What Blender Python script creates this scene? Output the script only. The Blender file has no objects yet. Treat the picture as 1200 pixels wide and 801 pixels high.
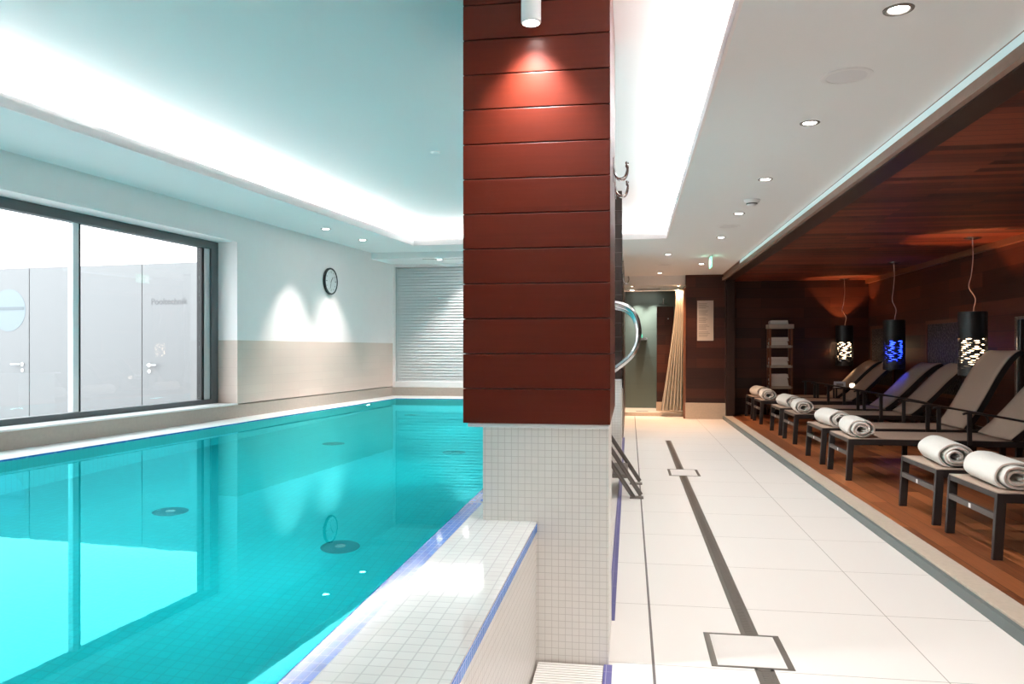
import bpy, bmesh, math, random
from mathutils import Vector, Matrix
R = random.Random(7)
sc = bpy.context.scene
COL = sc.collection
PI = math.pi
H = 1.376                      # eye height above the walkway

# ------------------------------------------------------------------ materials
MATS = {}
def newmat(name):
    m = bpy.data.materials.new(name); m.use_nodes = True
    nt = m.node_tree
    b = nt.nodes['Principled BSDF']
    MATS[name] = m
    return m, nt, b
def N(nt, t, **kw):
    n = nt.nodes.new(t)
    for k, v in kw.items(): setattr(n, k, v)
    return n
def plain(name, col, rough=.5, metal=0., emis=None, es=0., noise=0., nscale=40., bump=0., coat=0., sheen=0.):
    m, nt, b = newmat(name)
    b.inputs['Base Color'].default_value = (*col, 1)
    b.inputs['Roughness'].default_value = rough
    b.inputs['Metallic'].default_value = metal
    b.inputs['Coat Weight'].default_value = coat
    if sheen: b.inputs['Sheen Weight'].default_value = sheen
    if emis:
        b.inputs['Emission Color'].default_value = (*emis, 1)
        b.inputs['Emission Strength'].default_value = es
    if noise or bump:
        tc = N(nt, 'ShaderNodeTexCoord'); nz = N(nt, 'ShaderNodeTexNoise')
        nz.inputs['Scale'].default_value = nscale; nz.inputs['Detail'].default_value = 5
        nt.links.new(tc.outputs['Object'], nz.inputs['Vector'])
        if noise:
            mx = N(nt, 'ShaderNodeMix', data_type='RGBA')
            mx.inputs[6].default_value = (*[c*(1-noise) for c in col], 1)
            mx.inputs[7].default_value = (*[min(1, c*(1+noise)) for c in col], 1)
            nt.links.new(nz.outputs['Fac'], mx.inputs[0]); nt.links.new(mx.outputs[2], b.inputs['Base Color'])
        if bump:
            bp = N(nt, 'ShaderNodeBump'); bp.inputs['Strength'].default_value = bump; bp.inputs['Distance'].default_value = .01
            nt.links.new(nz.outputs['Fac'], bp.inputs['Height']); nt.links.new(bp.outputs['Normal'], b.inputs['Normal'])
    return m
def coords(nt, axes, off=(0, 0)):
    """2-D coordinates (u,v) picked from object axes; 'xy' sum for u='s' wraps round box corners"""
    tc = N(nt, 'ShaderNodeTexCoord'); sx = N(nt, 'ShaderNodeSeparateXYZ'); cb = N(nt, 'ShaderNodeCombineXYZ')
    nt.links.new(tc.outputs['Object'], sx.inputs[0])
    for i, a in enumerate(axes):
        ad = N(nt, 'ShaderNodeMath', operation='ADD'); ad.inputs[1].default_value = off[i]
        if a == 's':
            sm = N(nt, 'ShaderNodeMath', operation='ADD')
            nt.links.new(sx.outputs['X'], sm.inputs[0]); nt.links.new(sx.outputs['Y'], sm.inputs[1])
            nt.links.new(sm.outputs[0], ad.inputs[0])
        else:
            nt.links.new(sx.outputs[a.upper()], ad.inputs[0])
        nt.links.new(ad.outputs[0], cb.inputs[i])
    return cb.outputs[0]
def tiles(name, axes, w, h, mortar, c1, c2, grout, rough=.25, bump=.3, offset=0., off=(0, 0), coat=0., var=None, gr=.6):
    m, nt, b = newmat(name)
    v = coords(nt, axes, off)
    br = N(nt, 'ShaderNodeTexBrick'); br.offset = offset; br.offset_frequency = 2; br.squash = 1
    br.inputs['Color1'].default_value = (*c1, 1); br.inputs['Color2'].default_value = (*c2, 1)
    br.inputs['Mortar'].default_value = (*grout, 1); br.inputs['Scale'].default_value = 1
    br.inputs['Mortar Size'].default_value = mortar; br.inputs['Mortar Smooth'].default_value = .1
    br.inputs['Brick Width'].default_value = w; br.inputs['Row Height'].default_value = h; br.inputs['Bias'].default_value = 0
    nt.links.new(v, br.inputs['Vector'])
    nt.links.new(br.outputs['Color'], b.inputs['Base Color'])
    b.inputs['Coat Weight'].default_value = coat
    mr = N(nt, 'ShaderNodeMapRange'); mr.inputs[3].default_value = rough; mr.inputs[4].default_value = gr
    nt.links.new(br.outputs['Fac'], mr.inputs[0]); nt.links.new(mr.outputs[0], b.inputs['Roughness'])
    if bump:
        bp = N(nt, 'ShaderNodeBump'); bp.inputs['Strength'].default_value = bump; bp.inputs['Distance'].default_value = .002; bp.invert = True
        nt.links.new(br.outputs['Fac'], bp.inputs['Height']); nt.links.new(bp.outputs['Normal'], b.inputs['Normal'])
    return m
def wood(name, axes, L, Wd, c1, c2, dark, rough=.35, gap=.003, offset=.37, coat=.2, grain=.5, off=(0, 0), bump=.25, spec=.5):
    """boards L x Wd laid along axes[0], each with its own tone, fine grain along the board"""
    m, nt, b = newmat(name)
    v = coords(nt, axes, off)
    br = N(nt, 'ShaderNodeTexBrick'); br.offset = offset; br.offset_frequency = 2
    br.inputs['Color1'].default_value = (0, 0, 0, 1); br.inputs['Color2'].default_value = (1, 1, 1, 1); br.inputs['Mortar'].default_value = (.5, .5, .5, 1)
    br.inputs['Scale'].default_value = 1; br.inputs['Mortar Size'].default_value = gap; br.inputs['Mortar Smooth'].default_value = .2
    br.inputs['Brick Width'].default_value = L; br.inputs['Row Height'].default_value = Wd
    nt.links.new(v, br.inputs['Vector'])
    mp = N(nt, 'ShaderNodeMapping'); mp.inputs['Scale'].default_value = (1.6, 34, 1)
    nt.links.new(v, mp.inputs['Vector'])
    nz = N(nt, 'ShaderNodeTexNoise'); nz.inputs['Scale'].default_value = 1.6; nz.inputs['Detail'].default_value = 7; nz.inputs['Roughness'].default_value = .62
    nt.links.new(mp.outputs[0], nz.inputs['Vector'])
    a = N(nt, 'ShaderNodeMix', data_type='FLOAT'); a.inputs[0].default_value = grain
    nt.links.new(br.outputs['Color'], a.inputs[2]); nt.links.new(nz.outputs['Fac'], a.inputs[3])
    cr = N(nt, 'ShaderNodeValToRGB'); cr.color_ramp.elements[0].color = (*c1, 1); cr.color_ramp.elements[1].color = (*c2, 1)
    cr.color_ramp.elements[0].position = .22; cr.color_ramp.elements[1].position = .8
    nt.links.new(a.outputs[0], cr.inputs[0])
    mx = N(nt, 'ShaderNodeMix', data_type='RGBA'); mx.inputs[7].default_value = (*dark, 1)
    nt.links.new(br.outputs['Fac'], mx.inputs[0]); nt.links.new(cr.outputs[0], mx.inputs[6])
    nt.links.new(mx.outputs[2], b.inputs['Base Color'])
    b.inputs['Roughness'].default_value = rough; b.inputs['Coat Weight'].default_value = coat; b.inputs['Coat Roughness'].default_value = .2
    b.inputs['Specular IOR Level'].default_value = spec
    sb = N(nt, 'ShaderNodeMath', operation='SUBTRACT')
    ml = N(nt, 'ShaderNodeMath', operation='MULTIPLY'); ml.inputs[1].default_value = .25
    nt.links.new(nz.outputs['Fac'], ml.inputs[0]); nt.links.new(ml.outputs[0], sb.inputs[0]); nt.links.new(br.outputs['Fac'], sb.inputs[1])
    bp = N(nt, 'ShaderNodeBump'); bp.inputs['Strength'].default_value = bump; bp.inputs['Distance'].default_value = .003
    nt.links.new(sb.outputs[0], bp.inputs['Height']); nt.links.new(bp.outputs['Normal'], b.inputs['Normal'])
    return m
def emit(name, col, s):
    m, nt, b = newmat(name)
    b.inputs['Base Color'].default_value = (.8, .8, .8, 1)
    b.inputs['Emission Color'].default_value = (*col, 1); b.inputs['Emission Strength'].default_value = s
    return m

white_paint = plain('white_paint', (.94, .87, .86), .6, noise=.02, nscale=6)
ceiling_paint = plain('ceiling_paint', (.88, .89, .89), .7)
beige_tile = tiles('beige_wall_tile', ('x', 'z'), .6, .1, .0012, (.66, .515, .45), (.69, .545, .475), (.58, .455, .40), .45, .15, off=(0, .025))
taupe_stone = plain('taupe_stone', (.42, .36, .31), .5, noise=.12, nscale=30)
white_tile = tiles('white_pool_mosaic', ('x', 'y'), .048, .048, .0022, (.64, .63, .605), (.68, .67, .645), (.52, .51, .495), .08, .15, coat=.6, gr=.1)
wall_mosaic = tiles('beige_mosaic', ('s', 'z'), .03, .03, .0013, (.78, .75, .705), (.81, .775, .73), (.61, .57, .53), .3, .3)
blue_mosaic = tiles('blue_mosaic', ('y', 'z'), .025, .05, .001, (.035, .20, .72), (.06, .27, .82), (.3, .5, .85), .25, .2, coat=.1)
blue_top = tiles('blue_band_mosaic', ('x', 'y'), .024, .048, .001, (.03, .11, .46), (.045, .15, .54), (.2, .32, .62), .10, .15, coat=.2, gr=.1)
violet_tile = tiles('violet_floor_tile', ('x', 'y'), .05, .3, .0015, (.10, .095, .28), (.115, .105, .31), (.4, .38, .5), .3, .1)
POOLC = ((.005, .60, .65), (.006, .64, .69), (.004, .54, .59))
pool_floor_m = tiles('pool_floor_mosaic', ('x', 'y'), .05, .05, .003, *POOLC, .4, 0, gr=.4)
pool_wall_m = tiles('pool_wall_mosaic', ('s', 'z'), .05, .05, .003, *POOLC, .4, 0, gr=.4)
floor_tile = tiles('large_floor_tile', ('x', 'y'), 1.2, .80, .0022, (.84, .80, .765), (.85, .81, .775), (.40, .36, .33), .33, .25, off=(-.105+1.2, -.21+.8))
slot_joint = plain('dark_joint', (.16, .14, .13), .6)
deck_wood = wood('deck_wood', ('y', 'x'), 1.5, .145, (.15, .04, .014), (.52, .175, .06), (.03, .012, .006), .38, .0025)
column_wood = wood('column_wood', ('x', 'z'), 20, .5, (.085, .0085, .0022), (.115, .0125, .0035), (.03, .006, .004), .42, 0., coat=.0, grain=.85, bump=.12, spec=.14)
MATS['column_wood'].node_tree.nodes['Principled BSDF'].inputs['Coat Weight'].default_value = .30; MATS['column_wood'].node_tree.nodes['Principled BSDF'].inputs['Coat Roughness'].default_value = .30
panel_wood = wood('alcove_panel_wood', ('y', 'z'), 1.1, .2, (.024, .006, .0035), (.135, .034, .016), (.012, .004, .002), .42, .003, coat=.1)
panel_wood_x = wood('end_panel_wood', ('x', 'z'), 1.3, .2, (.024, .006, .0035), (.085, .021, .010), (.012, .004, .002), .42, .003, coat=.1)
ceil_wood = wood('alcove_ceiling_wood', ('x', 'y'), 1.6, .12, (.018, .004, .003), (.26, .055, .024), (.01, .004, .003), .50, .003, coat=.0, spec=.35)
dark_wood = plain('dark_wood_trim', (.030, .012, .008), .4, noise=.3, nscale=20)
mid_wood = plain('brown_wood_trim', (.20, .075, .035), .4, noise=.25, nscale=25)
fascia_wood = plain('taupe_wood_fascia', (.32, .21, .165), .5, noise=.15, nscale=20)
stone_edge = plain('travertine_edge', (.56, .47, .38), .5, noise=.14, nscale=35)
kick_grey = plain('grey_kick_plate', (.13, .16, .16), .45)
grey_frame = plain('anthracite_window_frame', (.085, .095, .10), .4)
alu = plain('light_aluminium', (.55, .57, .58), .35, .3)
gasket = plain('black_gasket', (.012, .013, .014), .5)
steel = plain('brushed_steel', (.62, .62, .62), .22, 1.)
dark_steel = plain('drain_steel', (.22, .195, .175), .35, .7)
chrome = plain('chrome', (.75, .76, .77), .1, 1.)
facade_m = plain('grey_door_panel', (.185, .19, .195), .5)
facade_text = plain('grey_lettering', (.13, .133, .137), .6)
logo_blue = plain('pale_blue_sticker', (.185, .225, .25), .5)
concrete = plain('courtyard_paving', (.3, .3, .3), .8, noise=.1)
sticker_grey = plain('sticker_print_grey', (.125, .15, .165), .5)
shutter_m = plain('grey_shutter', (.66, .68, .69), .4)
white_gloss = plain('white_plastic', (.85, .85, .85), .3)
grate_m = plain('grate_plastic', (.84, .80, .77), .4)
grate_gap = plain('channel_lining', (.45, .27, .22), .6)
frame_metal = plain('anthracite_lounger_frame', (.028, .024, .024), .42)
sling_m, nt, b = newmat('taupe_sling_fabric')
b.inputs['Roughness'].default_value = .8
wv = N(nt, 'ShaderNodeTexWave'); wv.inputs['Scale'].default_value = 160; tc = N(nt, 'ShaderNodeTexCoord')
nt.links.new(tc.outputs['Object'], wv.inputs['Vector'])
mx = N(nt, 'ShaderNodeMix', data_type='RGBA'); mx.inputs[6].default_value = (.37, .275, .215, 1); mx.inputs[7].default_value = (.46, .345, .275, 1)
nt.links.new(wv.outputs['Fac'], mx.inputs[0]); nt.links.new(mx.outputs[2], b.inputs['Base Color'])
towel_m = plain('white_terry', (.80, .79, .75), .95, noise=.05, nscale=60, bump=.35, sheen=.3)
towel_m.node_tree.nodes['Noise Texture'].inputs['Scale'].default_value = 90
towel_edge = plain('towel_hem', (.68, .58, .53), .95)
shade_m = plain('black_woven_shade', (.014, .014, .016), .42)
cable_m = plain('pink_cable', (.55, .40, .37), .5)
relief_m, nt, b = newmat('dark_relief_panel')
tc = N(nt, 'ShaderNodeTexCoord'); vo = N(nt, 'ShaderNodeTexVoronoi'); vo.inputs['Scale'].default_value = 26
nt.links.new(tc.outputs['Object'], vo.inputs['Vector'])
cr = N(nt, 'ShaderNodeValToRGB'); cr.color_ramp.elements[0].color = (.20, .17, .155, 1); cr.color_ramp.elements[1].color = (.045, .036, .032, 1)
cr.color_ramp.elements[1].position = .55
nt.links.new(vo.outputs['Distance'], cr.inputs[0]); nt.links.new(cr.outputs[0], b.inputs['Base Color'])
bp = N(nt, 'ShaderNodeBump'); bp.inputs['Strength'].default_value = .8; bp.inputs['Distance'].default_value = .02; bp.invert = True
nt.links.new(vo.outputs['Distance'], bp.inputs['Height']); nt.links.new(bp.outputs['Normal'], b.inputs['Normal']); b.inputs['Roughness'].default_value = .45
dark_glass = plain('dark_glass', (.02, .02, .022), .06)
shower_tile = tiles('green_grey_tile', ('x', 'z'), .6, .6, .002, (.13, .17, .15), (.145, .185, .165), (.11, .14, .125), .4, .1)
curtain_m, nt, b = newmat('striped_curtain')
v = coords(nt, ('x', 'z')); uvn = N(nt, 'ShaderNodeUVMap'); wv = N(nt, 'ShaderNodeTexWave'); wv.inputs['Scale'].default_value = 5.5
nt.links.new(uvn.outputs[0], wv.inputs['Vector'])
cr = N(nt, 'ShaderNodeValToRGB'); cr.color_ramp.interpolation = 'CONSTANT'
cr.color_ramp.elements[0].color = (.62, .55, .46, 1); cr.color_ramp.elements[1].color = (.40, .42, .38, 1); cr.color_ramp.elements[1].position = .55
nt.links.new(wv.outputs['Fac'], cr.inputs[0]); nt.links.new(cr.outputs[0], b.inputs['Base Color']); b.inputs['Roughness'].default_value = .8
paper = plain('paper', (.62, .58, .54), .7)
ink = plain('print_grey', (.36, .33, .31), .7)
green_glass = plain('green_bottle', (.05, .45, .30), .2)
exit_green = emit('exit_green', (.10, .75, .40), .8)
exit_white = emit('exit_white', (.85, 1, .95), .9)
cove_glow = emit('cove_led', (1, .95, .94), 30.)
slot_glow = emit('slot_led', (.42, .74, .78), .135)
down_glow = emit('downlight_lens', (1, .98, .96), 12.)
warm_down = emit('warm_downlight_lens', (1, .80, .6), 10.)
spot_glow = emit('spot_lens', (1, .96, .92), 14.)
pool_glow = emit('pool_lamp_lens', (.80, 1, 1), 14.)
warm_glow = emit('warm_diffuser', (1, .68, .40), 4.)
blue_glow = emit('blue_diffuser', (.015, .05, 1), 3.2)
candle_glow = emit('candle_glass', (1, .72, .48), 1.2)

# thin clear window glass
glass_m = bpy.data.materials.new('window_glass'); glass_m.use_nodes = True; nt = glass_m.node_tree; nt.nodes.clear()
o_ = N(nt, 'ShaderNodeOutputMaterial'); mxs = N(nt, 'ShaderNodeMixShader'); tr = N(nt, 'ShaderNodeBsdfTransparent'); gl = N(nt, 'ShaderNodeBsdfGlossy')
gl.inputs['Roughness'].default_value = 0
lwt = N(nt, 'ShaderNodeLayerWeight'); lwt.inputs[0].default_value = .5
pw = N(nt, 'ShaderNodeMath', operation='POWER'); pw.inputs[1].default_value = 5
ma = N(nt, 'ShaderNodeMath', operation='MULTIPLY_ADD'); ma.inputs[1].default_value = .9; ma.inputs[2].default_value = .03
nt.links.new(lwt.outputs['Facing'], pw.inputs[0]); nt.links.new(pw.outputs[0], ma.inputs[0])
tr.inputs['Color'].default_value = (.97, .985, .985, 1)
nt.links.new(ma.outputs[0], mxs.inputs[0]); nt.links.new(tr.outputs[0], mxs.inputs[1]); nt.links.new(gl.outputs[0], mxs.inputs[2]); nt.links.new(mxs.outputs[0], o_.inputs[0])
# water: Fresnel reflection over refraction, faint ripples
water_m = bpy.data.materials.new('pool_water'); water_m.use_nodes = True; nt = water_m.node_tree; nt.nodes.clear()
o_ = N(nt, 'ShaderNodeOutputMaterial'); mxs = N(nt, 'ShaderNodeMixShader'); rf = N(nt, 'ShaderNodeBsdfRefraction'); gl = N(nt, 'ShaderNodeBsdfGlossy'); fr = N(nt, 'ShaderNodeFresnel')
rf.inputs['IOR'].default_value = 1.333; rf.inputs['Roughness'].default_value = 0; rf.inputs['Color'].default_value = (.6, 1, 1, 1)
gl.inputs['Roughness'].default_value = 0.0; gl.inputs['Color'].default_value = (.14, .92, 1, 1); fr.inputs['IOR'].default_value = 1.333
tc = N(nt, 'ShaderNodeTexCoord'); nz = N(nt, 'ShaderNodeTexNoise'); nz.inputs['Scale'].default_value = 9; nz.inputs['Detail'].default_value = 2
bp = N(nt, 'ShaderNodeBump'); bp.inputs['Strength'].default_value = .02; bp.inputs['Distance'].default_value = .003
nt.links.new(tc.outputs['Object'], nz.inputs['Vector']); nt.links.new(nz.outputs['Fac'], bp.inputs['Height'])
for n_ in (rf, gl, fr): nt.links.new(bp.outputs['Normal'], n_.inputs['Normal'])
nt.links.new(fr.outputs[0], mxs.inputs[0]); nt.links.new(rf.outputs[0], mxs.inputs[1]); nt.links.new(gl.outputs[0], mxs.inputs[2]); nt.links.new(mxs.outputs[0], o_.inputs[0])

# ------------------------------------------------------------------ object helpers
def tag(o, label=None, cat=None, group=None, kind=None):
    if label: o['label'] = label
    if cat: o['category'] = cat
    if group: o['group'] = group
    if kind: o['kind'] = kind
    return o
def thing(name, label, cat, loc=(0, 0, 0), rz=0, group=None):
    o = bpy.data.objects.new(name, None); o.empty_display_size = .1; COL.objects.link(o)
    o.location = loc; o.rotation_euler = (0, 0, rz)
    return tag(o, label, cat, group)
class MB:
    def __init__(s): s.bm = bmesh.new()
    def box(s, x0, x1, y0, y1, z0, z1):
        v = [s.bm.verts.new(p) for p in ((x0,y0,z0),(x1,y0,z0),(x1,y1,z0),(x0,y1,z0),(x0,y0,z1),(x1,y0,z1),(x1,y1,z1),(x0,y1,z1))]
        for f in ((3,2,1,0),(4,5,6,7),(0,1,5,4),(1,2,6,5),(2,3,7,6),(3,0,4,7)): s.bm.faces.new([v[i] for i in f])
        return s
    def prism(s, pts, z0, z1):
        a = [s.bm.verts.new((p[0], p[1], z0)) for p in pts]; b_ = [s.bm.verts.new((p[0], p[1], z1)) for p in pts]
        n = len(pts)
        s.bm.faces.new(a[::-1]); s.bm.faces.new(b_)
        for i in range(n): s.bm.faces.new((a[i], a[(i+1) % n], b_[(i+1) % n], b_[i]))
        bmesh.ops.recalc_face_normals(s.bm, faces=s.bm.faces); return s
    def hexa(s, c):
        v = [s.bm.verts.new(p) for p in c]
        for f in ((3,2,1,0),(4,5,6,7),(0,1,5,4),(1,2,6,5),(2,3,7,6),(3,0,4,7)): s.bm.faces.new([v[i] for i in f])
        return s
    def face(s, pts): s.bm.faces.new([s.bm.verts.new(p) for p in pts]); return s
    def tube(s, pts, r, n=12, flat=1.):
        pts = [Vector(p) for p in pts]; rings = []
        t0 = (pts[1]-pts[0]).normalized(); up = Vector((0, 0, 1)) if abs(t0.z) < .9 else Vector((0, 1, 0))
        nrm = (up - t0*up.dot(t0)).normalized()
        for i, p in enumerate(pts):
            t = (pts[min(i+1, len(pts)-1)] - pts[max(i-1, 0)]).normalized()
            nrm = (nrm - t*nrm.dot(t)).normalized(); bi = t.cross(nrm)
            rr = r[i] if isinstance(r, (list, tuple)) else r
            rings.append([s.bm.verts.new(p + nrm*math.cos(2*PI*k/n)*rr*flat + bi*math.sin(2*PI*k/n)*rr) for k in range(n)])
        for a, b_ in zip(rings, rings[1:]):
            for k in range(n): s.bm.faces.new((a[k], a[(k+1) % n], b_[(k+1) % n], b_[k]))
        s.bm.faces.new(rings[0][::-1]); s.bm.faces.new(rings[-1]); return s
    def lathe(s, prof, n=32, c=(0, 0, 0)):
        rings = []
        for r, z in prof:
            if r < 1e-6: rings.append([s.bm.verts.new((c[0], c[1], c[2]+z))])
            else: rings.append([s.bm.verts.new((c[0]+r*math.cos(2*PI*k/n), c[1]+r*math.sin(2*PI*k/n), c[2]+z)) for k in range(n)])
        for a, b_ in zip(rings, rings[1:]):
            for k in range(n):
                q = [a[k % len(a)], a[(k+1) % len(a)], b_[(k+1) % len(b_)], b_[k % len(b_)]]
                u = []
                for x in q:
                    if x not in u: u.append(x)
                if len(u) > 2: s.bm.faces.new(u)
        bmesh.ops.recalc_face_normals(s.bm, faces=s.bm.faces); return s
    def xf(s, M): bmesh.ops.transform(s.bm, matrix=M, verts=s.bm.verts); return s
    def build(s, name, mat, parent=None, world=False, bevel=0., smooth=False, loc=None, rot=None):
        if world and parent is not None:
            M = Matrix.LocRotScale(parent.location, parent.rotation_euler, None)
            bmesh.ops.transform(s.bm, matrix=M.inverted(), verts=s.bm.verts)
        me = bpy.data.meshes.new(name); s.bm.to_mesh(me); s.bm.free()
        for m in (mat if isinstance(mat, (list, tuple)) else [mat]): me.materials.append(m)
        if smooth:
            for p in me.polygons: p.use_smooth = True
        o = bpy.data.objects.new(name, me); COL.objects.link(o)
        if parent: o.parent = parent
        if loc: o.location = loc
        if rot: o.rotation_euler = rot
        if bevel:
            bv = o.modifiers.new('bevel', 'BEVEL'); bv.width = bevel; bv.segments = 2; bv.limit_method = 'ANGLE'
        if smooth:
            es = o.modifiers.new('edges', 'EDGE_SPLIT'); es.split_angle = math.radians(38)
        return o
def struct(name, mb, mat, parent=None, label=None, cat=None, **kw):
    o = mb.build(name, mat, parent, **kw)
    o['kind'] = 'structure'
    if label: o['label'] = label
    if cat: o['category'] = cat
    return o
def copy_tree(o, parent=None):
    c = o.copy(); COL.objects.link(c)
    if parent: c.parent = parent
    for ch in list(o.children): copy_tree(ch, c)
    return c
def smoothpts(P, n=8):
    out = []
    for i in range(len(P)-1):
        p0 = Vector(P[max(i-1, 0)]); p1 = Vector(P[i]); p2 = Vector(P[i+1]); p3 = Vector(P[min(i+2, len(P)-1)])
        for k in range(n):
            t = k/n
            out.append(.5*((2*p1)+(p2-p0)*t+(2*p0-5*p1+4*p2-p3)*t*t+(3*p1-p0-3*p2+p3)*t**3))
    out.append(Vector(P[-1])); return out
def add_light(name, kind, loc, power, col=(1, 1, 1), parent=None, rot=(0, 0, 0), **kw):
    l = bpy.data.lights.new(name, kind); l.energy = power; l.color = col
    for k, v in kw.items(): setattr(l, k, v)
    o = bpy.data.objects.new(name, l); COL.objects.link(o); o.location = loc; o.rotation_euler = rot
    if parent: o.parent = parent
    return o

# ------------------------------------------------------------------ left wall frame: u along the wall, off outwards
ANG = math.atan(.1086)
P0 = Vector((-4.594, 5.03)); D = Vector((math.sin(ANG), math.cos(ANG))); NO = Vector((-math.cos(ANG), math.sin(ANG)))
def lw(u, off=0): p = P0 + D*u + NO*off; return (p.x, p.y)
RZ = PI/2 - ANG                       # local x runs along the wall, local y points outward
def lwbox(mb, u0, u1, o0, o1, z0, z1): return mb.box(u0, u1, o0, o1, z0, z1)
LWKW = dict(loc=(P0.x, P0.y, 0), rot=(0, 0, RZ))

# ------------------------------------------------------------------ SETTING
YN = -2.6                                              # wall behind the camera
struct('floor', MB().box(-.075, 1.808, YN, 16.06, -.12, 0).box(-.112, -.075, 3.375, 3.93, -.12, 0).box(-.112, -.075, 12.1, 16.06, -.12, 0), floor_tile)
struct('trim_1', MB().box(-.112, -.075, YN, 3.375, -.12, .001).box(-.112, -.075, 3.93, 12.1, -.12, .001), violet_tile)
# dark movement joint in the floor
struct('trim_2', MB().box(.096, .108, YN, 15.9, -.01, .0012), slot_joint)
# raised pool edge
struct('wall_parapet', MB().box(-.80, -.409, YN, 12.1, -.12, .57), wall_mosaic)
struct('trim_3', MB().box(-.74, -.405, YN, 12.1, .57, .607), blue_mosaic)
struct('trim_4', MB().box(-.722, -.4055, YN, 12.1, .607, .6145), white_tile)
struct('trim_5', MB().box(-.798, -.722, YN, 12.1, .57, .6125), blue_top)
# overflow channel and its grate
struct('trim_6', MB().box(-.42, -.075, YN, 17.5, -.3, -.12).box(-.409, -.112, YN, 12.1, -.12, -.035), grate_gap)
g = MB()
y = YN + .02
while y < 3.36:
    g.box(-.398, -.114, y, y+.0175, -.034, .001); y += .0235
g.box(-.398, -.390, YN, 3.37, -.034, -.006); g.box(-.122, -.114, YN, 3.37, -.034, -.006)
tag(g.build('overflow_grate', grate_m), 'white slatted overflow grate in the floor channel before the red column', 'grate')
g = MB(); y = 4.0
while y < 12:
    g.box(-.398, -.114, y, y+.0175, -.034, .001); y += .0235
g.box(-.398, -.390, 3.95, 12, -.034, -.006); g.box(-.122, -.114, 3.95, 12, -.034, -.006)
tag(g.build('overflow_grate', grate_m), 'white slatted overflow grate in the floor channel behind the red column', 'grate')

# pool basin
PL = [(-3.575, 11.45), (-4.975, YN)]                  # left pool edge, far and near
ZB = -.72
struct('pool_floor', MB().prism([(-.80, YN), (-.80, 11.45), (-3.575, 11.45), (-4.975, YN)], ZB-.1, ZB), pool_floor_m)
struct('pool_wall_left', MB().prism([(-3.575, 11.45), (-4.975, YN), (-5.2, YN), (-3.8, 11.6)], ZB-.1, .575), pool_wall_m)
struct('pool_wall_far', MB().prism([(-.72, 11.45), (-.72, 11.6), (-3.7, 11.6), (-3.7, 11.45)], ZB-.1, .575), pool_wall_m)
struct('pool_wall_right', MB().box(-.80, -.74, YN, 11.6, ZB-.1, .57), pool_wall_m)
struct('pool_wall_near', MB().box(-5.2, -.74, YN-.1, YN, ZB-.1, .57), pool_wall_m)
w = MB(); w.face([(-.796, YN, .6135), (-.796, 11.45, .6135), (-3.57, 11.45, .6135), (-4.97, YN, .6135)])
tag(w.build('pool_water', water_m), 'still turquoise water filling the swimming pool to its rim', 'water', kind='stuff')
# white coping along the left and far side
cw = lw(-8.0, .02); cf = lw(7.2, .02)
struct('trim_7', MB().prism([PL[0], PL[1], (-5.6, YN), cf, (-.8, 12.15), (-.8, 11.45)], .575, .622), white_gloss, bevel=.004)
struct('trim_8', MB().prism([(-3.575, 11.45), (-4.975, YN), (-4.968, YN), (-3.568, 11.443)], .54, .618).box(-3.57, -.8, 11.443, 11.45, .54, .618), blue_top)
# left wall
UO, ZS, ZT = 2.903, .775, 2.56                        # window opening
m_ = MB()
lwbox(m_, -8.2, 7.3, 0, .35, ZT, 3.5); lwbox(m_, UO, 7.3, 0, .35, 1.475, ZT); lwbox(m_, -8.2, -3.6, 0, .35, 1.475, ZT)
struct('wall_left', m_, white_paint, **LWKW)
m_ = MB(); lwbox(m_, UO, 7.3, -.002, .35, ZS, 1.475); lwbox(m_, -8.2, -3.6, -.002, .35, ZS, 1.475)
struct('trim_9', m_, beige_tile, **LWKW)
m_ = MB(); lwbox(m_, -8.2, 7.3, -.004, .35, .0, ZS-.012)
struct('baseboard_left', m_, taupe_stone, **LWKW)
m_ = MB(); lwbox(m_, -3.6, UO, -.012, .26, ZS-.012, ZS+.004)
struct('window_sill', m_, white_gloss, bevel=.003, **LWKW)
# window
win = bpy.data.objects.new('window_1', None); COL.objects.link(win); win.location = (P0.x, P0.y, 0); win.rotation_euler = (0, 0, RZ)
win['kind'] = 'structure'
m_ = MB(); lwbox(m_, 2.785, UO, .24, .33, ZS+.004, ZT); lwbox(m_, -3.6, -3.48, .24, .33, ZS+.004, ZT)
lwbox(m_, -3.48, 2.785, .24, .33, ZS+.004, ZS+.055); lwbox(m_, -3.48, 2.785, .24, .33, 2.475, ZT)
m_.build('window_frame', grey_frame, win, bevel=.003)
m_ = MB(); lwbox(m_, 2.695, 2.785, .262, .33, ZS+.055, 2.475)
m_.build('sash', alu, win, bevel=.003)
m_ = MB(); lwbox(m_, 2.655, 2.697, .27, .33, ZS+.055, 2.475); lwbox(m_, 1.008, 1.026, .275, .33, ZS+.055, 2.475)
m_.build('gasket', gasket, win)
m_ = MB(); lwbox(m_, .945, 1.008, .276, .33, ZS+.055, 2.475)
m_.build('mullion', white_gloss, win, bevel=.004)
for (a, c) in ((-3.48, .945), (1.026, 2.655)):
    m_ = MB(); lwbox(m_, a, c, .296, .304, ZS+.055, 2.475); m_.build('pane', glass_m, win)
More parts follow.
